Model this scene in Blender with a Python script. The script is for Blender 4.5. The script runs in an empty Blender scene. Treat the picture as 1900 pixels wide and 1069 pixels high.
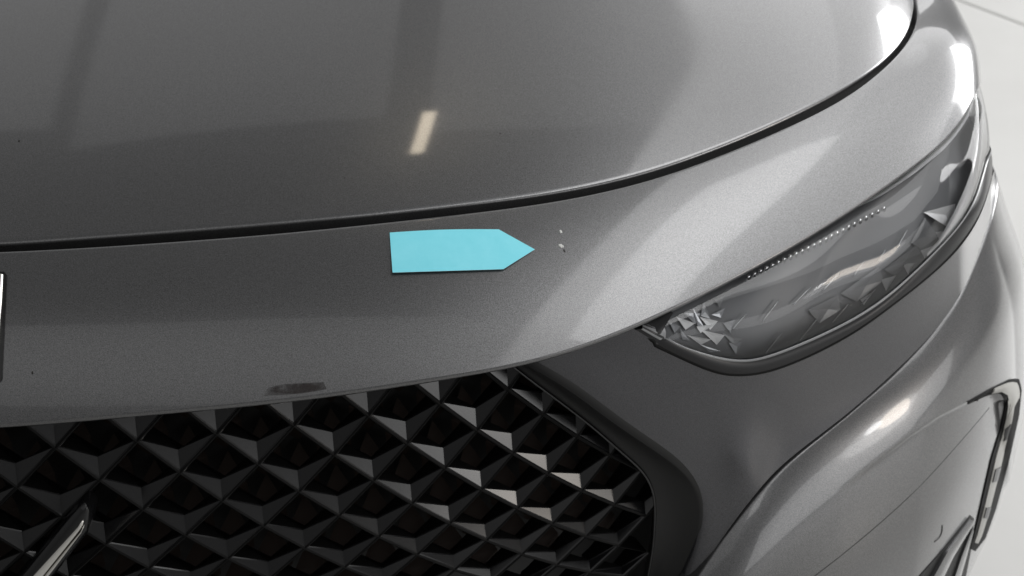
import bpy, bmesh, math, random
import numpy as np
from mathutils import Vector, Matrix
from mathutils.bvhtree import BVHTree

random.seed(4); rng = np.random.default_rng(4)
scene = bpy.context.scene
COL = scene.collection

# ------------------------------------------------------------------ camera
CAM_POS = np.array([.48, -.93, 1.42]); YAW, PITCH, LENS, ROLL = -3.0, 29.0, 52.0, -3.0
_y, _p, _r = (math.radians(a) for a in (YAW, PITCH, ROLL))
CF = np.array([math.sin(_y)*math.cos(_p), math.cos(_y)*math.cos(_p), -math.sin(_p)])
_R = np.array([math.cos(_y), -math.sin(_y), 0.0]); _U = np.cross(_R, CF)
CR = _R*math.cos(_r) + _U*math.sin(_r); CU = -_R*math.sin(_r) + _U*math.cos(_r)
FPX = LENS/36*1900
cam_d = bpy.data.cameras.new('camera'); cam = bpy.data.objects.new('camera', cam_d); COL.objects.link(cam)
cam_d.lens = LENS; cam_d.sensor_width = 36; cam_d.clip_start = .02; cam_d.clip_end = 100
cam.matrix_world = Matrix(((CR[0], CU[0], -CF[0], CAM_POS[0]), (CR[1], CU[1], -CF[1], CAM_POS[1]),
                           (CR[2], CU[2], -CF[2], CAM_POS[2]), (0, 0, 0, 1)))
cam_d.dof.use_dof = True; cam_d.dof.focus_distance = 1.16; cam_d.dof.aperture_fstop = 11
scene.camera = cam
scene.render.resolution_x, scene.render.resolution_y = 1024, 576

# ------------------------------------------------------------------ world, lamps, exposure
w = bpy.data.worlds.new('World'); scene.world = w; w.use_nodes = True
w.node_tree.nodes['Background'].inputs[0].default_value = (1, 1, 1, 1)
w.node_tree.nodes['Background'].inputs[1].default_value = .20
scene.view_settings.view_transform = 'Standard'; scene.view_settings.look = 'None'
scene.view_settings.exposure = 0; scene.view_settings.gamma = 1; scene.view_settings.use_curve_mapping = False

def area(name, loc, target, sx, sy, radiance, color=(1, 1, 1), up=None, shape='RECTANGLE'):
    d = bpy.data.lights.new(name, 'AREA'); d.shape = shape; d.size = sx; d.size_y = sy
    d.energy = radiance*math.pi*sx*sy; d.color = color
    o = bpy.data.objects.new(name, d); COL.objects.link(o); o.location = loc
    z = (Vector(loc)-Vector(target)).normalized()
    u = Vector(up or (0, 1, 0)); x = u.cross(z).normalized(); y = z.cross(x)
    o.matrix_world = Matrix(((x[0], y[0], z[0], loc[0]), (x[1], y[1], z[1], loc[1]), (x[2], y[2], z[2], loc[2]), (0, 0, 0, 1)))
    return o
def ceiling(name, x0, x1, y0, y1, rad, color=(1, 1, 1), z=3.0):
    area(name, ((x0+x1)/2, (y0+y1)/2, z), ((x0+x1)/2, (y0+y1)/2, 0), x1-x0, y1-y0, rad, color)
def ceiling_turned(name, x_at0, width, y0, y1, rad, slope=-.105, z=3.0, color=(1, 1, 1), shape='RECTANGLE'):   # strip of lamps running a little askew to the car
    ym = (y0+y1)/2; o = area(name, (x_at0+slope*ym+width/2, ym, z), (x_at0+slope*ym+width/2, ym, 0), width, y1-y0, rad, color, up=(slope, 1, 0), shape=shape)
ceiling_turned('ceiling_softbox_near', 1.50, .70, -5, 9, 2.05)
ceiling_turned('ceiling_softbox_far', 2.21, 3.0, -.4, 9, 1.6)
ceiling_turned('ceiling_bright_panel', 1.68, .55, -1.3, 1.15, 2.35, z=2.96)
ceiling_turned('ceiling_panel_left', -2.9, 2.2, 1.5, 8, .27)
ceiling_turned('ceiling_panel_mid', -.62, 1.21, 1.5, 8, .26)
ceiling_turned('ceiling_panel_right', .76, .735, 1.5, 8, .28)
ceiling_turned('ceiling_panel_front', -4, 5.48, -8, -1.4, .27)
ceiling_turned('ceiling_tube', .643, .046, 1.27, 1.60, 9, -.053, 2.95, (1, .86, .66))
area('side_softbox', (4.35, -1.05, 1.25), (.42, .1, .67), 1.3, 1.0, 1.6, up=(0, 0, 1), shape='ELLIPSE')
area('white_wall_light', (5.2, -2.4, .88), (.6, .1, .88), 6.0, 1.5, 1.6, up=(0, 0, 1))
area('warm_spot', (4.30, -.84, 1.29), (.78, .25, .62), .60, .60, 6.5, (1, .87, .74), up=(0, 0, 1), shape='DISK')
area('cool_spot', (4.15, -1.18, 1.40), (.78, .25, .62), .30, .30, 8, up=(0, 0, 1), shape='DISK')
area('window_softbox', (3.9, 2.7, 1.95), (.85, .4, .9), 2.4, 2.1, 8.5, up=(0, 0, 1))

# ------------------------------------------------------------------ projection helpers
def ray(px, py):
    d = CF + CR*(px-950)/FPX - CU*(py-534.5)/FPX
    return CAM_POS, d/np.linalg.norm(d)
PW, PD, PP = .98, .70, 2.2                       # plan curve of the nose
def nose(x):
    a = np.clip(np.abs(x)/PW, 0, .99999); return PD*(1-(1-a**PP)**(1/PP))
_ts = np.linspace(.4, 3, 6000)
def plan(px, py, c=0.0):                         # pixel -> point on the nose curve moved back by c
    o, d = ray(px, py); q = o+_ts[:, None]*d
    g = q[:, 1]-nose(q[:, 0])-c
    i = np.where((g[:-1] < 0) & (g[1:] >= 0))[0][0]
    t = g[i]/(g[i]-g[i+1]); return q[i]+(q[i+1]-q[i])*t
def at_y(px, py, y):
    o, d = ray(px, py); return o+d*(y-o[1])/d[1]
def at_z(px, py, z):
    o, d = ray(px, py); return o+d*(z-o[2])/d[2]

# ------------------------------------------------------------------ mesh helpers
def spline_fn(t, P):                             # natural cubic spline through P at t
    t = np.asarray(t, float); P = np.asarray(P, float); n = len(t)
    h = np.diff(t); A = np.zeros((n, n)); B = np.zeros((n, P.shape[1]))
    A[0, 0] = A[-1, -1] = 1
    for i in range(1, n-1):
        A[i, i-1] = h[i-1]; A[i, i] = 2*(h[i-1]+h[i]); A[i, i+1] = h[i]
        B[i] = 6*((P[i+1]-P[i])/h[i]-(P[i]-P[i-1])/h[i-1])
    M = np.linalg.solve(A, B)
    def f(x):
        x = np.asarray(x, float); k = np.clip(np.searchsorted(t, x)-1, 0, n-2)
        a = (t[k+1]-x)[:, None]; b = (x-t[k])[:, None]; hh = h[k][:, None]
        return (M[k]*a**3+M[k+1]*b**3)/(6*hh)+(P[k]/hh-M[k]*hh/6)*a+(P[k+1]/hh-M[k+1]*hh/6)*b
    return f
def chord(P):
    P = np.asarray(P, float); d = np.linalg.norm(np.diff(P, axis=0), axis=1)
    return np.concatenate([[0], np.cumsum(d)])
def rail(P, n=160, smooth=0.0, t=None):
    P = np.asarray(P, float)
    if t is None:
        t = chord(P); t = t/t[-1]
    q = spline_fn(t, P)(np.linspace(0, 1, n))
    if smooth > 0:
        q = gsm(q, smooth*n)
    return q
def gsm(q, s):                                   # gaussian smoothing along axis 0, ends kept (odd reflection)
    n = len(q); m = min(int(4*s)+1, n-1)
    a = 2*q[0]-q[1:m+1][::-1]; b = 2*q[-1]-q[-m-1:-1][::-1]
    e = np.concatenate([a, q, b]); k = np.exp(-.5*(np.arange(-m, m+1)/s)**2); k /= k.sum()
    sh = e.reshape(len(e), -1)
    r = np.stack([np.convolve(sh[:, j], k, 'valid') for j in range(sh.shape[1])], 1)
    return r.reshape(q.shape)
def unit(v):
    return v/np.maximum(np.linalg.norm(v, axis=-1, keepdims=True), 1e-9)
def mesh_obj(name, verts, faces, mat, parent=None, smooth=True):
    me = bpy.data.meshes.new(name); me.from_pydata([tuple(map(float, v)) for v in verts], [], faces); me.update()
    if smooth:
        me.polygons.foreach_set('use_smooth', [True]*len(me.polygons))
    o = bpy.data.objects.new(name, me); COL.objects.link(o)
    if mat: me.materials.append(mat)
    if parent: o.parent = parent
    return o
def grid_faces(R, C, flip=False, off=0):
    f = []
    for i in range(R-1):
        for j in range(C-1):
            a = off+i*C+j; q = (a, a+1, a+C+1, a+C)
            f.append(q[::-1] if flip else q)
    return f
def panel(name, G, mat, parent=None, mirror=False, flip=False):
    G = np.asarray(G); R, C, _ = G.shape
    if mirror:
        M = G[:, 1:][:, ::-1].copy(); M[..., 0] *= -1
        G = np.concatenate([M, G], 1); C = G.shape[1]
    o = mesh_obj(name, G.reshape(-1, 3), grid_faces(R, C, flip), mat, parent)
    return o, G
def bvh(G, flip=False):
    R, C, _ = G.shape
    return BVHTree.FromPolygons([tuple(v) for v in G.reshape(-1, 3)], grid_faces(R, C, flip))
def hit(tree, px, py):
    o, d = ray(px, py); loc, n, i, t = tree.ray_cast(Vector(o), Vector(d), 5)
    if loc is None: return None, None
    n = np.array(n); n = n if n@d < 0 else -n
    return np.array(loc), n
def tube(P, r, seg=8, closed=False):
    P = np.asarray(P, float); n = len(P)
    r = np.broadcast_to(np.asarray(r, float), (n,))
    T = unit(np.gradient(P, axis=0)); up = np.array([.13, .2, .97]); V = []
    for i in range(n):
        a = unit(np.cross(T[i], up)); b = np.cross(a, T[i])
        for k in range(seg):
            th = 2*math.pi*k/seg; V.append(P[i]+r[i]*(a*math.cos(th)+b*math.sin(th)))
    F = [(i*seg+k, i*seg+(k+1) % seg, (i+1)*seg+(k+1) % seg, (i+1)*seg+k) for i in range(n-1) for k in range(seg)]
    F += [tuple(range(seg))[::-1], tuple((n-1)*seg+k for k in range(seg))]
    return V, F

# ------------------------------------------------------------------ materials
def mat(name, color=(.5, .5, .5), rough=.5, metal=0.0, coat=0.0, coat_rough=.03, spec=.5, **kw):
    m = bpy.data.materials.new(name); m.use_nodes = True; b = m.node_tree.nodes['Principled BSDF']
    b.inputs['Base Color'].default_value = (*color, 1); b.inputs['Roughness'].default_value = rough
    b.inputs['Metallic'].default_value = metal; b.inputs['Coat Weight'].default_value = coat
    b.inputs['Coat Roughness'].default_value = coat_rough; b.inputs['Specular IOR Level'].default_value = spec
    for k, v in kw.items(): b.inputs[k.replace('_', ' ')].default_value = v
    return m, m.node_tree, b
def noise(nt, scale, detail=2, rough=.5, coords='Object'):
    tc = nt.nodes.new('ShaderNodeTexCoord'); n = nt.nodes.new('ShaderNodeTexNoise')
    n.inputs['Scale'].default_value = scale; n.inputs['Detail'].default_value = detail; n.inputs['Roughness'].default_value = rough
    nt.links.new(tc.outputs[coords], n.inputs['Vector']); return n
def ramp(nt, src, stops):
    r = nt.nodes.new('ShaderNodeValToRGB'); e = r.color_ramp.elements
    while len(e) < len(stops): e.new(.5)
    for x, (p, c) in zip(e, stops): x.position = p; x.color = (*c, 1)
    nt.links.new(src, r.inputs['Fac']); return r

def paint(name, col, metal=.85, rough=.31, film=(.045, .085)):
    m, nt, b = mat(name, col, rough, metal, 1.0, .025)
    n = noise(nt, 1500, 1, .5)
    lo = tuple(c*.66 for c in col); hi = tuple(min(1, c*1.36) for c in col)
    r = ramp(nt, n.outputs['Fac'], [(.3, lo), (.7, hi)])
    nt.links.new(r.outputs['Color'], b.inputs['Base Color'])
    n2 = noise(nt, 900, 1, .5); bu = nt.nodes.new('ShaderNodeBump'); bu.inputs['Strength'].default_value = .12; bu.inputs['Distance'].default_value = .0006
    nt.links.new(n2.outputs['Fac'], bu.inputs['Height']); nt.links.new(bu.outputs['Normal'], b.inputs['Normal'])
    n3 = noise(nt, 9, 5, .65)                      # faint dust film on the clear coat
    r3 = ramp(nt, n3.outputs['Fac'], [(.35, (film[0],)*3), (.75, (film[1],)*3)])
    nt.links.new(r3.outputs['Color'], b.inputs['Coat Roughness'])
    return m
M_PAINT = paint('grey_metallic_paint', (.14, .14, .142))
M_PAINT_DARK = paint('darker_metallic_paint', (.052, .052, .057), film=(.15, .2))  # body paint recipe with a darker base and a rougher coat
M_BLACKGLOSS = mat('gloss_black_plastic', (.006, .006, .0065), .2)[0]
M_BLACK = mat('satin_black_plastic', (.006, .006, .006), .5, spec=.35)[0]
M_CELLWALL = mat('grained_black_plastic', (.005, .005, .005), .6, spec=.12)[0]
M_RUBBER = mat('black_rubber', (.012, .012, .012), .55)[0]
M_CHROME = mat('chrome', (.86, .84, .80), .22, 1)[0]
M_RIM = mat('grey_lens_rim', (.022, .022, .023), .3, spec=.22)[0]
M_HOUSE = mat('headlight_housing', (.19, .193, .20), .4)[0]
M_FACET = mat('cut_facet', (.6, .61, .63), .15, .5)[0]
M_SILVER = mat('silver_reflector', (.88, .88, .88), .25, .1)[0]
M_BROWN = mat('dark_brown_radiator', (.016, .007, .003), .7)[0]
M_CHIP = mat('bare_primer', (.6, .6, .58), .7)[0]
def lens_mat():
    m = bpy.data.materials.new('clear_lens'); m.use_nodes = True; nt = m.node_tree; nt.nodes.clear()
    out = nt.nodes.new('ShaderNodeOutputMaterial'); mx = nt.nodes.new('ShaderNodeMixShader')
    t = nt.nodes.new('ShaderNodeBsdfTransparent'); t.inputs[0].default_value = (.95, .955, .96, 1)
    g = nt.nodes.new('ShaderNodeBsdfGlossy'); g.inputs['Roughness'].default_value = .05
    f = nt.nodes.new('ShaderNodeFresnel'); f.inputs[0].default_value = 1.47
    nt.links.new(f.outputs[0], mx.inputs[0]); nt.links.new(t.outputs[0], mx.inputs[1]); nt.links.new(g.outputs[0], mx.inputs[2])
    nt.links.new(mx.outputs[0], out.inputs[0]); return m
M_LENS = lens_mat()
def sticker_mat():
    m, nt, b = mat('cyan_paper', (.36, .80, .88), .62)
    n = noise(nt, 40, 8, .75); r = ramp(nt, n.outputs['Fac'], [(.3, (.20, .74, .86)), (.7, (.25, .79, .91))])
    nt.links.new(r.outputs['Color'], b.inputs['Base Color']); return m
M_STICK = sticker_mat()
M_PAPER = mat('white_paper_edge', (.8, .8, .8), .7)[0]
def floor_mat():
    m, nt, b = mat('white_floor', (.74, .735, .72), .38)
    n = noise(nt, 1.4, 6, .6); r = ramp(nt, n.outputs['Fac'], [(.3, (.42, .417, .405)), (.7, (.48, .478, .467))])
    nt.links.new(r.outputs['Color'], b.inputs['Base Color']); return m
M_FLOOR = floor_mat()
M_JOINT = mat('floor_joint_filler', (.36, .36, .345), .6)[0]

def tag(o, label=None, cat=None, group=None, kind=None):
    if label: o['label'] = label
    if cat: o['category'] = cat
    if group: o['group'] = group
    if kind: o['kind'] = kind
    return o
def empty(name, loc, parent=None):
    o = bpy.data.objects.new(name, None); COL.objects.link(o); o.location = loc; o.empty_display_size = .1
    if parent: o.parent = parent
    return o

# ------------------------------------------------------------------ floor
fl = mesh_obj('floor', [(-9, -9, 0), (9, -9, 0), (9, 9, 0), (-9, 9, 0)], [(0, 1, 2, 3)], M_FLOOR)
tag(fl, 'white painted studio floor beside the car', kind='structure')
a, b_ = at_z(1775, -2, 0), at_z(1905, 47, 0); dr = unit(b_-a); nr = np.array([-dr[1], dr[0], 0])*.006
P0, P1 = a-dr*3, b_+dr*3
mesh_obj('floor_joint', [P0-nr+[0, 0, .002], P1-nr+[0, 0, .002], P1+nr+[0, 0, .002], P0+nr+[0, 0, .002]], [(0, 1, 2, 3)], M_JOINT, fl)

# ------------------------------------------------------------------ car
car = empty('car', (0, 0, 0))
tag(car, 'dark grey metallic car front with diamond grille, seen at its bonnet edge', 'car')

# --- bumper bridge / fender band: rail G along the bonnet gap, rail L along the lower lip
Gp = [plan(*p) for p in [(-72,471,.09),(171,460,.092),(342,448,.095),(500,436,.098),(724,413,.105),(842,400,.11),(1000,381,.115),(1184,343,.125),(1342,288,.14),(1500,220,.15),(1596,166,.16),(1641,130,.17),(1675,96,.185)]]
Gp += [at_y(1696,64,.49), at_y(1704,34,.545), at_y(1705,0,.61), np.array([.855,.80,.945]), np.array([.85,1.05,.985])]
Lp = [plan(*p) for p in [(-72,800,0),(190,774,0),(380,758,0),(560,740,0),(760,711,0),(880,692,0),(1010,667,0),(1180,605,.008),(1370,512,.028),(1568,398,.05),(1709,300,.06),(1758,261,.064),(1794,215,.072)]]
Lp += [at_y(1817,159,.425), np.array([.890,.48,.862]), np.array([.900,.55,.835]), np.array([.915,.80,.80]), np.array([.92,1.05,.80])]
Gp[0] = np.array([0, .089, .8985]); Lp[0] = np.array([0, 0, .7935])
NC = 220
tG = chord(Gp); tL = chord(Lp); tt = (tG/tG[-1]+tL/tL[-1])/2
def sym_rail(P, n=NC, s=.012):                   # smooth rail whose start lies on the car's middle plane
    P = np.asarray(P, float); M = P[1:][::-1].copy(); M[:, 0] *= -1
    Q = np.concatenate([M, P]); t = np.concatenate([-tt[1:][::-1], tt])
    q = spline_fn(t, Q)(np.linspace(-1, 1, 2*n-1)); q = gsm(q, s*2*n) if s else q
    r = q[n-1:]; r[0, 0] = 0; return r
GR = sym_rail(Gp); LR = sym_rail(Lp)
tang = unit(np.gradient(LR, axis=0)); ch = GR-LR
nrm = unit(np.cross(tang, ch)); nrm = np.where((nrm[:, 1:2] > 0) & (nrm[:, 2:3] < 0), -nrm, nrm)
if nrm[10, 2] < 0: nrm = -nrm
tc = np.linspace(0, 1, NC)
bul = np.interp(tc, tt, [.013]*5+[.012,.010,.007,.005,.004,.004,.006,.010,.016,.022,.026,.028,.028])
bul = gsm(bul[:, None], 6)[:, 0]
CT = (GR+LR)/2+nrm*bul[:, None]*2
rows = []
hdir = unit(ch*np.array([1, 1, 0]))
rows.append(LR+hdir*.035+[0, 0, -.006]); rows.append(LR+hdir*.012+[0, 0, -.0062])
rows.append(LR+hdir*.0065+[0, 0, -.0060]); rows.append(LR+hdir*.0036+[0, 0, -.0048]); rows.append(LR+hdir*.0014+[0, 0, -.0028])
for v in np.concatenate([[0, .012], np.linspace(.04, .96, 30), [.985, 1]]):
    rows.append((1-v)**2*LR+2*v*(1-v)*CT+v*v*GR)
e = unit(rows[-1]-rows[-3])
rows.append(GR+e*.0003-nrm*.0006); rows.append(GR+e*.0003-nrm*.002); rows.append(GR-e*.0004-nrm*.012); rows.append(GR-e*.004-nrm*.03)
band, bandG = panel('front_bumper', rows, M_PAINT, car, mirror=True)
T_BAND = bvh(bandG)

# --- bonnet
Ep = [plan(*p) for p in [(-72,449,.101),(171,440,.103),(342,428,.106),(500,415,.109),(724,395,.116),(842,382,.121),(1000,363,.126),(1184,326,.136),(1342,271,.151),(1500,201,.161),(1594,149,.171),(1634,121,.181),(1666,90,.197)]]
Ep += [at_y(1686,61,.50), at_y(1695,24,.555), at_y(1696,-6,.62), np.array([.845,.80,.953]), np.array([.838,1.05,.995])]
Ep[0] = np.array([0, .1005, .9])
tE = chord(Ep); tt_b = tt; tt = tE/tE[-1]
ER = sym_rail(Ep); tcE = tt; tt = tt_b
NB = len(ER); sE = np.linspace(0, 1, NB)
Bx = ER[:, 0]*.93; By = np.full(NB, 1.10); Bz = 1.075-.085*(np.abs(ER[:, 0])/.84)**2.4
BK = np.stack([Bx, By, Bz], 1)
chE = BK-ER; tgE = unit(np.gradient(ER, axis=0)); nE = unit(np.cross(tgE, chE)); nE = np.where(nE[:, 2:3] < 0, -nE, nE)
Lc = np.linalg.norm(chE, axis=1, keepdims=True)
inw = unit(chE)
C1 = ER+chE*.16+nE*Lc*.040; C2 = ER+chE*.55+nE*Lc*.062
rows = []
rows.append(ER+inw*.006-nE*.03); rows.append(ER+inw*.002-nE*.012); rows.append(ER+inw*.0004-nE*.0036); rows.append(ER+inw*.0-nE*.0018); rows.append(ER+inw*.0007-nE*.0005)
for v in np.concatenate([[.004, .01, .02], np.linspace(.035, 1, 44)]):
    rows.append((1-v)**3*ER+3*v*(1-v)**2*C1+3*v*v*(1-v)*C2+v**3*BK)
hood, hoodG = panel('bonnet', rows, M_PAINT, car, mirror=True)
T_HOOD = bvh(hoodG)

# --- rubber seal closing the gap under the bonnet edge
nz = np.array([0, 0, 1.0])
rows = [ER+inw*.02-nE*.016, ER+inw*.004-nE*.014, (ER*.55+GR*.45)-nz*.011, GR+e*.001-nz*.0085, GR-e*.01-nz*.02]
seal, _ = panel('bonnet_seal', [gsm(r, 1.0) for r in rows], M_RUBBER, car, mirror=True)

def pline_dist(X, Y, pts):                        # signed pixel distance to a polyline, + below / right of its direction
    best = np.full(X.shape, 1e9); sg = np.zeros(X.shape)
    for (x0, y0), (x1, y1) in zip(pts[:-1], pts[1:]):
        dx, dy = x1-x0, y1-y0; L2 = dx*dx+dy*dy
        t = np.clip(((X-x0)*dx+(Y-y0)*dy)/L2, 0, 1); qx, qy = x0+t*dx, y0+t*dy
        d = np.hypot(X-qx, Y-qy); s_ = np.sign(dx*(Y-y0)-dy*(X-x0))
        sel = d < best; best = np.where(sel, d, best); sg = np.where(sel, s_, sg)
    return best*sg
# ------------------------------------------------------------------ headlight
hl_top = [plan(*p) for p in [(1150,618,.03),(1180,602,.032),(1280,553,.038),(1370,508,.046),(1480,446,.056),(1568,394,.064),(1637,354,.069),(1709,296,.073),(1758,256,.077),(1794,208,.084)]]
hl_top += [at_y(1812,165,.435), np.array([.884,.49,.866]), np.array([.893,.56,.85])]
hl_bot = [plan(*p) for p in [(1192,607,.018),(1225,624,.017),(1272,645,.016),(1320,660,.015),(1380,668,.013),(1440,655,.012),(1550,608,.010),(1650,545,.008),(1740,462,.008)]]
hl_bot += [plan(1800,385,.012), at_y(1829,300,.40), np.array([.898,.46,.795]), np.array([.905,.56,.79])]
hl_out = [plan(*p) for p in [(1166,610,.022),(1205,632,.018),(1252,657,.015),(1310,683,.012),(1370,695,.009),(1440,684,.007),(1560,630,.004),(1660,562,.002),(1760,478,.003)]]
hl_out += [plan(1815,403,.006), at_y(1836,345,.385), np.array([.902,.46,.77]), np.array([.909,.56,.765])]
NH = 150
tb = chord(hl_bot); tb /= tb[-1]; t2 = chord(hl_top); t2 /= t2[-1]; th_ = (tb+t2)/2
HT = rail(hl_top, NH, .012, th_); HB = rail(hl_bot, NH, .008, th_); HO = rail(hl_out, NH, .008, th_)
hb_ch = HT-HB; hn = unit(np.cross(unit(np.gradient(HB, axis=0)), hb_ch)); hn = np.where(hn[:, 1:2] > 0, -hn, hn)
hl = np.linalg.norm(hb_ch, axis=1, keepdims=True)
def lens_pt(v, inset=0.0):
    c = (HT+HB)/2+hn*hl*np.interp(np.linspace(0, 1, NH), [0, .55, .75, 1], [.30, .30, .10, .06])[:, None]
    return (1-v)**2*HB+2*v*(1-v)*c+v*v*HT-hn*inset
# housing = the part, its pieces are children
LV = np.concatenate([np.linspace(-.02, 1.0, 26)])
dep = np.interp(np.linspace(0, 1, NH), [0, .1, .35, .8, 1], [.008, .022, .040, .03, .02])[:, None]
rows = [lens_pt(0, .001)]
for v in np.linspace(0, 1, 20):
    rows.append(lens_pt(v)-hn*dep*(math.sin(math.pi*min(1, max(0, v*.9+.05)))**.6))
housing, housG = panel('headlight', rows, M_HOUSE, car)
T_HOUS = bvh(housG)
lens, lensG = panel('lens', [lens_pt(v) for v in np.linspace(-.0, 1, 26)], M_LENS, housing)
T_LENS = bvh(lensG)
# rim of the lens: rounded strip from the glass to the shut gap
mid = (HB+HO)/2+hn*.003
rows = [HB-hn*.004, HB-hn*.0005, HB+hn*.0008]+[(1-v)**2*HB+2*v*(1-v)*mid+v*v*HO+hn*.0008*(1-v) for v in np.linspace(.08, .92, 10)]+[HO, HO-hn*.004, HO-hn*.03]
panel('lens_rim', rows, M_RIM, housing)
V, F = tube(HO-hn*.0012, .0017, 6); mesh_obj('shut_gap_line', V, F, M_CELLWALL, housing)  # black tube drawn in for the dark shut gap round the rim
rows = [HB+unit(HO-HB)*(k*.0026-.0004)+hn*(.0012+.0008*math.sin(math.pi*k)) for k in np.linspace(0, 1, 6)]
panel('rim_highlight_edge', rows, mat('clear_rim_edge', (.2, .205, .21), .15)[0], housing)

# ------------------------------------------------------------------ dark bumper trim under the headlight (recess down to the crease)
LBC = [(.30,.030),(.45,.062),(.60,.120),(.71,.183),(.80,.250),(.874,.318),(.934,.385),(.970,.455),(.984,.55),(.986,.70),(.986,.9)]
NL = 330
lbc = rail([(x, y, 0) for x, y in LBC], NL, .01)
lbn = unit(np.cross(unit(np.gradient(lbc, axis=0)), [0, 0, 1.0]))
KZ = ([.20,.29,.34,.43,.52,.60,.65,.69,.75,.80,.86], [-.050,-.024,-.012,-.002,0,-.010,-.020,-.036,-.060,-.084,-.115])
_kz = spline_fn(KZ[0], np.array(KZ[1])[:, None])
def low_pt(i, z): return lbc[i]+lbn[i]*_kz([z])[0, 0]+np.array([0, 0, z])
def project(p):
    v_ = np.asarray(p)-CAM_POS; z_ = v_@CF; return 950+FPX*(v_@CR)/z_, 534.5-FPX*(v_@CU)/z_
CRPX = np.array([(1150,1300),(1240,1150),(1300,1062),(1345,993),(1400,920),(1440,875),(1490,832),(1560,778),(1650,700),(1720,630),(1780,550),(1815,470),(1838,405),(1846,370)], float)
crz = []; zs = np.linspace(.25, .86, 400)
for i_ in range(NL):
    P_ = lbc[i_]+lbn[i_]*_kz(zs)+np.array([0, 0, 1.0])*zs[:, None]
    X_, Y_ = project(P_); cy_ = np.interp(X_, CRPX[:, 0], CRPX[:, 1])
    k = np.where((Y_[:-1] > cy_[:-1]) & (Y_[1:] <= cy_[1:]))[0]
    crz.append(zs[k[0]] if len(k) else np.nan)
crz = np.array(crz); ok = np.where(np.isfinite(crz) & (lbc[:, 0] > .5) & (lbc[:, 1] < .39))[0]
i0, i1 = ok[0], ok[-1]
zc = crz.copy(); sl = (zc[i1]-zc[i1-12])/12
for i_ in range(i1+1, NL): zc[i_] = zc[i1]+sl*(i_-i1)*math.exp(-(i_-i1)/24)
IDX = np.arange(i0, NL); ZC = gsm(zc[i0:, None], 4.0)[:, 0]
CRR0 = np.array([low_pt(i_, z_) for i_, z_ in zip(IDX, ZC)])
fo = [plan(*p) for p in [(1268,1085,.02),(1288,1030,.018),(1302,975,.016),(1300,925,.014),(1280,888,.012),(1250,860,.010),(1195,822,.009),(1140,785,.009),(1065,730,.012),(1000,690,.016),(960,668,.02)]]  # outer rim of the grille frame
NT = 150
CRR = rail(CRR0[:i1-i0+27], NT)
# trim: its outline is a four-sided patch (A lip and lens edge, B right end, C crease, D grille-frame rim); its depth is one smooth field
def px_rail(pts, n, t=None): return rail([(x, y, 0) for x, y in pts], n, .004)[:, :2]
NV = 110
A = px_rail([(958,655),(1010,646),(1080,622),(1135,606),(1164,606),(1205,628),(1252,653),(1310,680),(1370,692),(1440,681),(1560,627),(1660,559),(1760,475),(1813,402),(1834,348)], NT)
C_ = px_rail([(1262,1120),(1300,1061),(1345,992),(1400,919),(1440,874),(1490,831),(1560,777),(1650,699),(1720,629),(1780,549),(1815,469),(1836,407)], NT)
D_ = px_rail([(958,655),(1000,688),(1065,730),(1140,785),(1195,822),(1250,860),(1280,888),(1300,925),(1303,975),(1290,1030),(1262,1120)], NV)
v = np.linspace(0, 1, NV)[:, None, None]; u = np.linspace(0, 1, NT)[None, :, None]
B_ = A[-1]+(C_[-1]-A[-1])*np.linspace(0, 1, NV)[:, None]
S2 = (1-v)*A[None]+v*C_[None]+(1-u)*D_[:, None]+u*B_[:, None]-((1-u)*(1-v)*A[0]+u*(1-v)*A[-1]+(1-u)*v*C_[0]+u*v*C_[-1])
dcr = -pline_dist(S2[..., 0], S2[..., 1], [tuple(q) for q in C_[::4]])
dcr = np.abs(dcr)
drm = np.abs(pline_dist(S2[..., 0], S2[..., 1], [tuple(q) for q in D_[::4]]))
X2, Y2 = S2[..., 0], S2[..., 1]
sst = lambda t: np.clip(t, 0, 1)**2*(3-2*np.clip(t, 0, 1))
CFD = .013+.010*np.exp(-((X2-1000)/220)**2-((Y2-625)/110)**2)+.030*sst((X2-1780)/60)-.006*np.exp(-dcr/30)+.004*np.exp(-drm/16)
CFD -= .0085*np.exp(-((X2-1385)/44)**2-((Y2-880)/72)**2)
S = np.array([[plan(S2[a, b, 0], S2[a, b, 1], CFD[a, b]) for b in range(NT)] for a in range(NV)])
out = unit(np.array([.45, -1, .1]))
edge = np.stack([S[-1]-out*k for k in (.0012, .004, .02)])
rowsS = np.concatenate([S, edge], 0)
inx = np.array([-.7, .55, -.1])
roll = np.concatenate([rowsS[:, :1]+inx*.018+np.array([0, .012, 0]), rowsS[:, :1]+inx*.009+np.array([0, .003, 0]), rowsS[:, :1]+inx*.0035], 1)
ext = np.concatenate([rowsS[:, -1:]+np.array([.022, .06, -.01]), rowsS[:, -1:]+np.array([.03, .2, -.02])], 1)
trimG = np.concatenate([roll, rowsS, ext], 1)
trim, _ = panel('headlight_surround', trimG, M_PAINT_DARK, car)
# black liner behind the shut gaps
xs = np.linspace(.40, .87, 40)
for sg in (1, -1):
    panel('inner_liner', [[np.array([sg*x, nose(x)+.135, z]) for x in xs] for z in (.30, .55, .79)], M_RUBBER, car)

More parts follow.
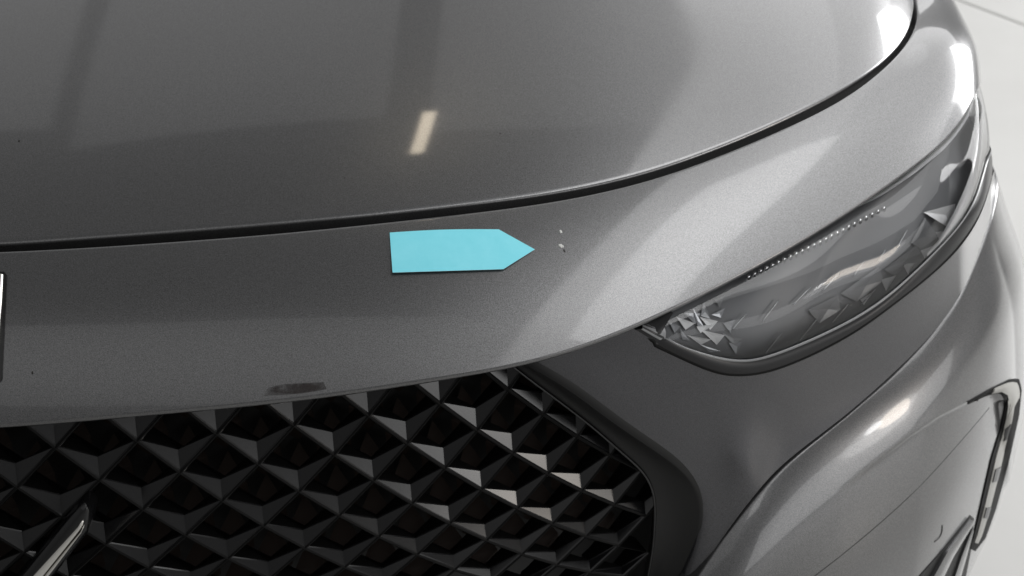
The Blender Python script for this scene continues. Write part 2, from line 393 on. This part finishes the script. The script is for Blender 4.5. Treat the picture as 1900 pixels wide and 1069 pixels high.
# ------------------------------------------------------------------ lower bumper (rows run parallel to the crease)
LB = []
fade = 1-np.clip((lbc[IDX, 1]-.24)/.15, 0, 1)**1.2
BR = 150
for k in np.concatenate([[0, .004, .009, .015], np.linspace(.02, 1, BR)]):
    LB.append([low_pt(i_, z_-.0028-(z_-.0028-.22)*k)+lbn[i_]*f_*.026*(1-math.exp(-(z_-.22)*k/.045)) for i_, z_, f_ in zip(IDX, ZC, fade)])
LB = np.array(LB); n0 = lbn[IDX]
PX_, PY_ = project(LB)
LINE = [(1560,905),(1640,845),(1693,806),(1745,772),(1795,748),(1838,727),(1857,724),(1867,742)]
dd_ = pline_dist(PX_, PY_, LINE)
amt = np.clip((PX_-1560)/280, 0, 1)*np.clip((1872-PX_)/5, 0, 1)
sm_ = np.clip(dd_/9, 0, 1); sm_ = sm_*sm_*(3-2*sm_)
LB = LB-lbn[IDX][None]*(.009*amt*sm_*np.exp(-np.clip(dd_, 0, None)/170))[..., None]
out = unit(np.array([.45, -1, .25]))
edge = np.stack([LB[0]-n0*.02+np.array([0, 0, .003]), LB[0]-n0*.004+np.array([0, 0, .0014]), LB[0]-n0*.0012+np.array([0, 0, .001])])
lower, lowerG = panel('lower_bumper', np.concatenate([edge, LB], 0), M_PAINT, car)
T_LOW = bvh(lowerG)

# ------------------------------------------------------------------ grille
import itertools
ND = {0: {0:(104,832),2:(255,821),4:(401,804),6:(546,790),8:(684,770),10:(819,750),12:(943,724)},
      1: {-1:(34,903),1:(185,894),3:(334,877),5:(477,861),7:(620,846),9:(755,825),11:(885,799),13:(1007,772)},
      2: {0:(110,963),2:(265,947),4:(413,930),6:(556,913),8:(694,895),10:(827,871),12:(952,844),14:(1070,813)},
      3: {1:(197,1009),3:(345,995),5:(487,981),7:(631,959),9:(765,935),11:(893,909),13:(1019,881),15:(1132,847)},
      4: {2:(279,1053),4:(423,1037),6:(566,1021),8:(704,996),10:(835,971),12:(961,945),14:(1082,913),16:(1191,872)},
      5: {7:(644,1051),9:(773,1027),11:(901,999),13:(1025,971),15:(1142,937)},
      6: {10:(843,1059),12:(967,1029),14:(1088,997),16:(1198,956)},
      7: {13:(1034,1051),15:(1150,1017)}}
rows_ = [(m, r, *p) for r, d in ND.items() for m, p in d.items()]
Am = np.array([[m**i*r**j for i, j in [(0,0),(1,0),(0,1),(2,0),(1,1),(0,2),(3,0),(2,1)]] for m, r, _, _ in rows_], float)
cx = np.linalg.lstsq(Am, np.array([q[2] for q in rows_], float), rcond=None)[0]
cy = np.linalg.lstsq(Am, np.array([q[3] for q in rows_], float), rcond=None)[0]
def node_px(m, r):
    b = np.array([m**i*r**j for i, j in [(0,0),(1,0),(0,1),(2,0),(1,1),(0,2),(3,0),(2,1)]], float); return b@cx, b@cy
GC = .040
def node(m, r):
    px, py = node_px(m, r); return plan(px, py, GC)
grille = None
def out_n(p):                                     # outward horizontal normal of the nose at p
    h = 1e-3; s = (nose(p[0]+h)-nose(p[0]-h))/(2*h); return unit(np.array([s, -1, 0]))
# back plate of the grille (the part itself)
xs = np.linspace(-.62, .62, 60)
bp = [[np.array([x, nose(x)+.115, z]) for x in xs] for z in (.80, .7, .55, .40)]
grille, _ = panel('grille', bp, mat('grille_back', (.004, .004, .004), .5)[0], car)
BAR, DEPTH = .0010, .030
def inset(poly, d, c):
    return [q+unit(c-q)*d for q in poly]
for r in range(-1, 9):
    for m in range(-9, 19):
        if (m+r) % 2 == 0: continue
        L_, R_, T_, B_n = node(m-1, r), node(m+1, r), node(m, r-1), node(m, r+1)
        c0 = (L_+R_+T_+B_n)/4
        px, py = node_px(m, r)
        if c0[0] > .56 or c0[2] < .44 or c0[2] > .80 or max(L_[0], R_[0]) > .56 or (T_[2] > .80 and c0[0] > .45): continue
        n_ = out_n(c0)
        q = [T_, R_, B_n, L_]
        outer = q
        inn = [p+unit(c0-p)*BAR*1.7 for p in q]
        V = [p+n_*.0008 for p in outer]            # 0-3 outer rim, set a hair back
        V += [p-n_*.0002 for p in inn]            # 4-7 inner rim, proud
        inn2 = [p+unit(c0-p)*.0012-n_*.0012 for p in inn]
        V += inn2                                 # 8-11 rounded edge
        back = [p-n_*DEPTH+np.array([0, 0, -.004]) for p in inn2]
        V += back                                 # 12-15 wall ends
        mx_, my_ = node_px(m, r); bx_, by_ = node_px(m, r+1); lx_, ly_ = node_px(m-1, r); rx_, ry_ = node_px(m+1, r)
        f_ = .33; Pp = plan((lx_+rx_)/2*(1-f_)+bx_*f_, (ly_+ry_)/2*(1-f_)+by_*f_, GC+.0082)   # 16 ledge point, sunk and low
        V.append(Pp)
        Pb = Pp-n_*.022+np.array([0, 0, -.012]); V.append(Pb)   # 17
        F = []
        for k in range(4):
            k2 = (k+1) % 4
            F.append((k, k2, 4+k2, 4+k)); F.append((4+k, 4+k2, 8+k2, 8+k))
        F += [(8, 9, 13, 12), (11, 8, 12, 15)]    # upper walls
        F += [(11, 16, 10), (16, 9, 10)]          # two ledge facets
        bv = -n_*.0010+np.array([0, 0, .0007]); V += [V[11]+bv, V[16]+bv, V[9]+bv]   # 18-20 bevelled ledge edge
        F += [(11, 18, 19, 16), (16, 19, 20, 9)]
        F += [(18, 15, 17, 19), (19, 17, 13, 20)]  # drop behind the ledge
        me = mesh_obj('grille_cell', V, [f[::-1] for f in F], M_BLACKGLOSS, grille, smooth=False)
        me.data.materials.append(M_CELLWALL)
        for k in (0, 2, 4, 6, 8, 9, 14, 15): me.data.polygons[k].material_index = 1
        # radiator step visible deep in the opening
        if m >= -3:
            s_ = unit(R_-L_); hgt = np.array([0, 0, 1.0]); w2 = np.linalg.norm(R_-L_)*.24
            cc = c0-n_*.048+np.array([0, 0, .004])
            W_ = [cc-s_*w2-hgt*.004, cc-hgt*.013+n_*.006, cc+s_*w2-hgt*.004, cc+s_*w2+hgt*.010, cc+n_*.006+hgt*.002, cc-s_*w2+hgt*.010, cc-n_*.02+hgt*.03]
            mesh_obj('radiator_step', W_, [(0, 1, 4, 5), (1, 2, 3, 4), (5, 4, 3, 6)], M_BROWN, me, smooth=False)

# black frame round the grille opening
fi = [plan(*p) for p in [(1196,1110,.034),(1206,1055,.034),(1213,1010,.034),(1216,960,.034),(1214,920,.034),(1200,884,.034),(1160,843,.034),(1100,791,.034),(1030,737,.034),(965,688,.036),(930,660,.038)]]
FI = rail(fi, 120, .01); FO = rail(fo, 120, .012)
frows = [FI+np.array([0, .03, 0]), FI+np.array([.0, .003, 0]), FI]
for k in np.linspace(.04, 1, 14):
    frows.append(FI*(1-k)+FO*k+np.array([-.3, .75, 0])*(.006*math.sin(math.pi*k)))
frows.append(FO+np.array([.012, .02, 0]))
panel('grille_frame', frows, M_BLACK, car)
V, F = tube(FI+np.array([-.0006, -.0012, 0]), .0011, 6); mesh_obj('frame_bead', V, F, M_BLACKGLOSS, car)


# ------------------------------------------------------------------ pieces laid on a surface through pixel outlines
def densify(pts, n=24):
    pts = np.asarray(pts, float); c = chord(pts); return np.stack([np.interp(np.linspace(0, c[-1], n), c, pts[:, k]) for k in range(2)], 1)
def smooth_px(pts, n=30):
    pts = np.asarray(pts, float); t = chord(pts); return spline_fn(t, pts)(np.linspace(0, t[-1], n))
def strip_on(name, tree, ea, eb, m, parent, lift=.001, thick=.001, n=26, k=4, crown=0.0, fn=densify):
    """solid strip between two pixel polylines, lying on a surface"""
    A_, B__ = fn(ea, n), fn(eb, n); G = []; N_ = []
    for j in range(k+1):
        t = j/k; row = []; rn = []
        for i in range(n):
            q = A_[i]*(1-t)+B__[i]*t; l, nn = hit(tree, *q)
            if l is None:
                if G: l, nn = G[-1][i], N_[-1][i]
                elif row: l, nn = row[-1], rn[-1]
                else:
                    q2 = B__[i].copy()
                    while l is None: q2 = q2*.9+np.array([1500, 800])*.1; l, nn = hit(tree, *q2)
            row.append(np.array(l)); rn.append(nn)
        G.append(row); N_.append(rn)
    G = np.array(G); N_ = np.array(N_)
    h = lift+crown*np.sin(np.pi*np.linspace(0, 1, k+1))[:, None, None]
    top = G+N_*h; bot = G+N_*(lift-thick)
    R, C = k+1, n; V = np.concatenate([top.reshape(-1, 3), bot.reshape(-1, 3)])
    F = grid_faces(R, C)+grid_faces(R, C, True, R*C)
    ring = [i*C for i in range(R)]+[(R-1)*C+j for j in range(1, C)]+[i*C+C-1 for i in range(R-2, -1, -1)]+[j for j in range(C-2, 0, -1)]
    F += [(ring[a], ring[a-1], ring[a-1]+R*C, ring[a]+R*C) for a in range(len(ring))]
    o = mesh_obj(name, V, F, m, parent)
    bm = bmesh.new(); bm.from_mesh(o.data); bmesh.ops.recalc_face_normals(bm, faces=bm.faces)
    for e_ in bm.edges:
        if len(e_.link_faces) == 2 and e_.calc_face_angle(0) > .7: e_.smooth = False
    bm.to_mesh(o.data); bm.free()
    return o
def line_on(name, tree, pts, r, m, parent, n=30, sink=0.0, fn=smooth_px):
    Q = []
    for q in fn(pts, n):
        l, nn = hit(tree, *q)
        if l is not None: Q.append(l-nn*sink)
    V, F = tube(gsm(np.array(Q), 1.0), r, 6); return mesh_obj(name, V, F, m, parent)

# --- headlight internals
M_GUIDE = mat('light_guide', (.55, .56, .57), .2, .3)[0]
M_DFACET = mat('smoked_facet', (.24, .243, .25), .3)[0]
M_MFACET = mat('grey_facet', (.28, .285, .29), .25)[0]
def on_house(px, py, back=.004):
    l, nn = hit(T_HOUS, px, py)
    if l is None: l, nn = hit(T_LENS, px, py)
    o_, d_ = ray(px, py); return (l-d_*back) if l is not None else None
def facet(pts, m, depth=.004, name='reflector_facet', back=.003):
    Q = [on_house(*p, back) for p in pts]
    if any(q is None for q in Q): return
    c = np.mean(Q, 0)+hn[40]*depth; n = len(Q)
    mesh_obj(name, Q+[c], [(i, (i+1) % n, n) for i in range(n)], m, housing, smooth=False)
for a_, b__ in [((1421,655),(1451,618)),((1484,632),(1516,592)),((1545,598),(1574,565)),((1598,565),(1624,537)),((1415,596),(1445,557)),((1472,565),(1504,533)),((1527,539),(1557,506)),((1584,512),(1604,484)),((1630,486),(1643,463)),((1665,459),(1683,427)),((1360,610),(1385,582))]:
    P_ = [on_house(a_[0]+(b__[0]-a_[0])*t, a_[1]+(b__[1]-a_[1])*t, .005) for t in np.linspace(0, 1, 6)]
    if all(p is not None for p in P_):
        V, F = tube(P_, .0006, 5); mesh_obj('light_line', V, F, M_GUIDE, housing)
for tri in [((1635,519),(1663,511),(1644,540)),((1675,490),(1697,488),(1685,510)),((1708,465),(1730,457),(1716,480)),((1736,431),(1767,427),(1745,449)),((1714,394),(1773,378),(1767,427)),((1596,556),(1622,540),(1603,566))]:
    facet(tri, M_SILVER, .003)
for tri in [((1640,500),(1700,455),(1708,470),(1660,512)),((1690,450),(1716,404),(1742,440),(1708,462)),((1560,545),(1630,495),(1640,520),(1590,560)),((1500,575),(1555,548),(1560,575),(1520,600))]:
    facet(tri, M_DFACET, .002)
facet(((1781,288),(1810,298),(1789,408),(1728,386)), M_MFACET, -.004)
# crystal cluster in the inner corner
rr = random.Random(8)
for tri in [((1255,588),(1290,600),(1272,612)),((1268,580),(1300,582),(1290,602)),((1285,570),(1306,606),(1296,612)),((1292,606),(1330,600),(1300,618)),((1298,588),(1332,596),(1318,612)),
            ((1306,560),(1318,592),(1300,586)),((1320,584),(1345,572),(1338,590)),((1275,622),(1320,630),(1300,640)),((1296,638),(1338,652),(1318,654)),((1300,612),(1345,622),(1330,640)),
            ((1340,618),(1378,628),(1362,640)),((1352,636),(1378,634),(1366,658)),((1342,600),(1366,592),(1356,618)),((1325,555),(1345,548),(1335,570)),((1240,595),(1262,606),(1252,618)),((1262,610),(1280,632),(1266,630))]:
    facet(tri, rr.choice([M_FACET, M_SILVER, M_MFACET, M_FACET]), rr.uniform(-.001, .003))
for k in range(0):                                # fainter prisms across the reflector
    t = rr.random(); bx, by = 1360+t*330, 600-t*185+rr.uniform(-38, 45); sz = rr.uniform(8, 20)
    a0 = rr.uniform(0, 6.3); pts = [(bx+sz*math.cos(a0+q), by+sz*.8*math.sin(a0+q)) for q in (0, 1.9+rr.uniform(-.4, .4), 4.1+rr.uniform(-.4, .4))]
    facet(pts, rr.choice([M_MFACET, M_HOUSE, M_HOUSE]), rr.uniform(-.001, .002), 'reflector_prism', .002)
# row of beads under the lip
M_BEAD = mat('clear_bead', (.95, .95, .95), .1, .95)[0]
bead_px = smooth_px([(1392,510),(1472,470),(1555,428),(1642,381)], 24)
bm = bmesh.new(); bmesh.ops.create_icosphere(bm, subdivisions=2, radius=.0025); bead_me = bpy.data.meshes.new('light_bead'); bm.to_mesh(bead_me); bm.free(); bead_me.materials.append(M_BEAD)
bead_me.polygons.foreach_set('use_smooth', [True]*len(bead_me.polygons))
for q in bead_px:
    l, nn = hit(T_LENS, *q)
    if l is None: continue
    o = bpy.data.objects.new('light_bead', bead_me); COL.objects.link(o); o.location = l-nn*.005; o.scale = (1, 1, 1.25); o.parent = housing
# silver bezel inside the lens: along the top and round the outer end
def bezel(name, i0_, v0, v1, inset_, taper=0.0):
    rows = []
    ramp_ = np.clip((np.arange(NH)-i0_)/28, .12, 1)[i0_:, None]
    for k in np.linspace(0, 1, 7):
        vv_ = v0+(v1-v0)*k*(1+0*taper)
        a_ = lens_pt(v0, inset_)[i0_:]; b2 = lens_pt(vv_, inset_)[i0_:]
        rows.append(a_+(b2-a_)*ramp_+hn[i0_:]*.0012*math.sin(math.pi*k))
    return panel(name, rows, M_SILVER, housing)
hbx = project(HB)[0]; htx = project(HT)[0]
bezel('upper_bezel', int(np.argmin(abs(htx-1560))), 1.0, .92, .003)
bezel('outer_bezel', int(np.argmin(abs(hbx-1720))), .0, .60, .003)

# --- daytime running light on the bumper corner
drl_o = [(1795,746),(1838,721),(1875,703),(1889,703),(1894,722),(1889,771),(1869,862),(1847,942),(1827,998),(1808,1022)]
drl_i = [(1795,750),(1836,731),(1855,728),(1865,743),(1863,760),(1858,786),(1838,851),(1824,913),(1810,975),(1799,1018)]
drl = strip_on('running_light', T_LOW, drl_o, drl_i, M_CELLWALL, car, lift=.0012, thick=.004, n=60, k=6)
oo, ii = densify(drl_o, 80), densify(drl_i, 80)
M_LIGHTSEG = mat('frosted_light_segment', (.30, .295, .275), .35)[0]; M_DARKSEG = mat('smoked_light_segment', (.05, .05, .05), .3)[0]
for nm_, a_, b__, m_, wo, wi, lf in [('light_segment', 10, 76, M_LIGHTSEG, .58, .20, .002)]+[('light_block', a, b, M_DARKSEG, .52, .26, .0034) for a, b in ((31, 36), (47, 52), (62, 66))]:
    ea = [oo[i]*(wo if i > 24 else .85)+ii[i]*(1-wo if i > 24 else .15) for i in range(a_, b__+1)]; eb = [oo[i]*wi+ii[i]*(1-wi) for i in range(a_, b__+1)]
    strip_on(nm_, T_LOW, ea, eb, m_, drl, lift=lf, thick=.002, n=50 if b__-a_ > 20 else 10, k=3, crown=.0008)
# --- corner vent
vent = strip_on('corner_vent', T_LOW, [(1800,956),(1752,1016),(1700,1075),(1640,1150)], [(1806,962),(1800,1024),(1790,1075),(1770,1150)], M_BLACK, car, lift=.0008, thick=.003, n=30, k=4)
strip_on('vent_slat', T_LOW, [(1797,962),(1750,1024),(1722,1075),(1680,1150)], [(1801,968),(1763,1030),(1740,1078),(1705,1150)], M_PAINT, vent, lift=.004, thick=.004, n=24, k=3, crown=.0015)
strip_on('vent_slat', T_LOW, [(1799,980),(1780,1030),(1764,1078),(1740,1150)], [(1801,984),(1788,1034),(1775,1080),(1752,1150)], M_PAINT, vent, lift=.003, thick=.003, n=24, k=3, crown=.001)
M_SEAM = mat('panel_seam', (.02, .02, .02), .5)[0]
line_on('panel_seam', T_LOW, [(1470,1100),(1513,1068),(1620,982),(1711,898),(1766,838),(1812,785),(1835,757)], .0007, M_SEAM, car, sink=.0002)
line_on('sensor_edge', T_LOW, [(1748,975),(1747,988),(1742,998),(1734,1005)], .0012, M_SEAM, car, sink=.0004)

# --- badge on the car's middle and chrome wing in the grille
M_BADGE = mat('badge_black', (.01, .01, .01), .15)[0]
badge = strip_on('badge', T_BAND, [(-152,520),(-146,514),(8,505),(13,511)], [(-160,716),(-152,720),(-2,712),(4,705)], M_BADGE, car, lift=.0012, thick=.004, n=24, k=10)
strip_on('badge_chrome', T_BAND, [(-1,512),(-3,560),(-6,600),(-8,640)], [(8,513),(6,560),(3,600),(1,640)], M_CHROME, badge, lift=.003, thick=.0025, n=16, k=4, crown=.0012)
strip_on('badge_chrome', T_BAND, [(-140,520),(-70,516),(-2,512)], [(-140,530),(-70,526),(-2,522)], M_CHROME, badge, lift=.003, thick=.0025, n=16, k=4, crown=.0012)
def bar(name, ea, eb, c0, c1, m, parent, crown=.006, n=16):
    A_, B__ = densify(ea, n), densify(eb, n); rows = []
    for t in np.linspace(0, 1, 9):
        rows.append([plan(*(A_[i]*(1-t)+B__[i]*t), c0-crown*math.sin(math.pi*t)) for i in range(n)])
    rows = [[p+np.array([0, c1, 0]) for p in rows[0]]]+rows+[[p+np.array([0, c1, 0]) for p in rows[-1]]]
    G = np.array(rows); R, C, _ = G.shape
    V = list(G.reshape(-1, 3)); F = grid_faces(R, C); F.append(tuple(i*C for i in range(R))); F.append(tuple(i*C+C-1 for i in range(R))[::-1])
    return mesh_obj(name, V, F, m, parent)
wing = bar('grille_wing', [(156,929),(139,945),(39,1069),(-30,1150)], [(170,957),(164,986),(99,1069),(40,1140)], GC-.014, .022, M_BLACKGLOSS, car)
bar('wing_chrome', [(153,966),(143,980),(62,1069),(5,1130)], [(155,971),(148,984),(80,1069),(25,1128)], GC-.021, .004, M_CHROME, wing, .0006)
bar('wing_chrome', [(156,974),(150,986),(82,1070),(28,1128)], [(156,979),(152,989),(91,1069),(36,1130)], GC-.021, .004, M_CHROME, wing, .0012)

# --- brownish reflection above the grille, painted on as a thin patch
def reflection_mat():
    m, nt, b = mat('brown_reflection', (.030, .023, .022), .45); t = nt.nodes.new('ShaderNodeBsdfTransparent'); mx = nt.nodes.new('ShaderNodeMixShader')
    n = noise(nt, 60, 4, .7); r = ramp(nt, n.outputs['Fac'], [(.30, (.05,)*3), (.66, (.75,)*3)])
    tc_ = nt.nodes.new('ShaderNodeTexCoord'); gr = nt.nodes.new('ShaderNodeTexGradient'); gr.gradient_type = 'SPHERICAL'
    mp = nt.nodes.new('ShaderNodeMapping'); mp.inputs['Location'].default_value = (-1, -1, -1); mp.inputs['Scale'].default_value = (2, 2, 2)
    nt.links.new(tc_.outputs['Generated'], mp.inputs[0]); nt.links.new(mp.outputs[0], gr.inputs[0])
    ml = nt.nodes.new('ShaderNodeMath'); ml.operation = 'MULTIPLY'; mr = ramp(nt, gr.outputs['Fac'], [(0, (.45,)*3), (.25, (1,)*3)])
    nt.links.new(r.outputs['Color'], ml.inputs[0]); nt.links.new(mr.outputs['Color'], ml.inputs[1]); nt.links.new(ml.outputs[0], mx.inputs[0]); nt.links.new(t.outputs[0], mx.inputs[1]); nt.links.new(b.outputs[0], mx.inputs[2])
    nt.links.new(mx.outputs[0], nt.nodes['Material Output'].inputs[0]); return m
strip_on('painted_reflection', T_BAND, [(497,720),(520,714),(560,711),(600,709)], [(490,735),(520,733),(560,730),(606,722)], reflection_mat(), car, lift=.0003, thick=.0002, n=16, k=3, fn=smooth_px)

# --- stone chips in the paint
def chip(px, py, r):
    l, nn = hit(T_BAND, px, py); t1 = unit(np.cross(nn, [0, 0, 1.0])); t2_ = np.cross(nn, t1)
    ring = [l+nn*.0002+(t1*math.cos(a)*.8+t2_*math.sin(a)*1.2)*r*rr.uniform(.6, 1.15) for a in np.linspace(0, 6.283, 10)[:-1]]
    mesh_obj('stone_chip', ring+[l+nn*.0006], [(i, (i+1) % 9, 9) for i in range(9)], M_CHIP, car)
M_DIRT = mat('dirt_speck', (.02, .018, .016), .8)[0]
def speck(tree, px, py, r, m):
    l, nn = hit(tree, px, py); t1 = unit(np.cross(nn, [0, 0, 1.0])); t2_ = np.cross(nn, t1)
    ring = [l+nn*.00015+(t1*math.cos(a)*.7+t2_*math.sin(a)*1.3)*r*rr.uniform(.5, 1.2) for a in np.linspace(0, 6.283, 8)[:-1]]
    mesh_obj('dirt_speck', ring+[l+nn*.0004], [(i, (i+1) % 7, 7) for i in range(7)], m, car)
for q_ in [(35,262,.0016),(928,248,.0010),(640,330,.0007)]: speck(T_HOOD, *q_, M_DIRT)
speck(T_BAND, 60, 692, .0013, M_DIRT); speck(T_BAND, 1047, 466, .0014, M_DIRT)
chip(1041, 430, .0017); chip(1040, 456, .0019); chip(1044, 457, .0012)

# ------------------------------------------------------------------ arrow sticker (a thing of its own)
def patch(px_poly, tree, n=26):                   # fan-free grid over a 4-gon of pixels
    return None
def sticker():
    a, b, c, d, e_ = (723,433), (925,427), (992,464), (933,502), (728,509)
    bm = bmesh.new(); NX, NY = 26, 8
    def P(px, py, lift):
        l, n = hit(T_BAND, px, py); return l+n*lift
    def edge_l(t): return np.array(a)*(1-t)+np.array(e_)*t
    def edge_r(t): return np.array(b)*(1-t)+np.array(d)*t
    grid = []
    for j in range(NY+1):
        t = j/NY; row = []
        for i in range(NX+1):
            s = i/NX; p = edge_l(t)*(1-s)+edge_r(t)*s; p[1] -= 2.0*math.sin(math.pi*s)*(1-t)*1.2
            row.append((p, .0007+.0020*t**2*(1-.35*s)))
        for i in range(1, 9):
            s = i/8; q = edge_r(t)*(1-s)+np.array(c)*s
            row.append((q, .0007+.0020*t**2*.65*(1-s)))
        grid.append(row)
    top = [[bm.verts.new(P(*p, h+.0003)) for p, h in row] for row in grid]
    bot = [[bm.verts.new(P(*p, h)) for p, h in row] for row in grid]
    R, C = len(top), len(top[0])
    for i in range(R-1):
        for j in range(C-1):
            for g, f in ((top, 1), (bot, -1)):
                v4 = [g[i][j], g[i+1][j], g[i+1][j+1], g[i][j+1]]
                fc = bm.faces.new(v4 if f > 0 else v4[::-1]); fc.material_index = 0; fc.smooth = True
    ring = [(i, 0) for i in range(R)]+[(R-1, j) for j in range(1, C)]+[(i, C-1) for i in range(R-2, -1, -1)]+[(0, j) for j in range(C-2, 0, -1)]
    for k in range(len(ring)):
        i, j = ring[k]; i2, j2 = ring[(k+1) % len(ring)]
        try:
            fc = bm.faces.new([top[i][j], bot[i][j], bot[i2][j2], top[i2][j2]]); fc.material_index = 1
        except ValueError: pass
    bmesh.ops.remove_doubles(bm, verts=bm.verts, dist=1e-6)
    bmesh.ops.recalc_face_normals(bm, faces=bm.faces)
    for e2 in bm.edges:
        if len(e2.link_faces) == 2 and e2.calc_face_angle(0) > .6: e2.smooth = False
    me = bpy.data.meshes.new('arrow_sticker'); bm.to_mesh(me); bm.free()
    me.materials.append(M_STICK); me.materials.append(M_PAPER)
    o = bpy.data.objects.new('arrow_sticker', me); COL.objects.link(o)
    tag(o, 'light blue paper arrow sticker pointing at two stone chips on the bumper', 'sticker')
sticker()
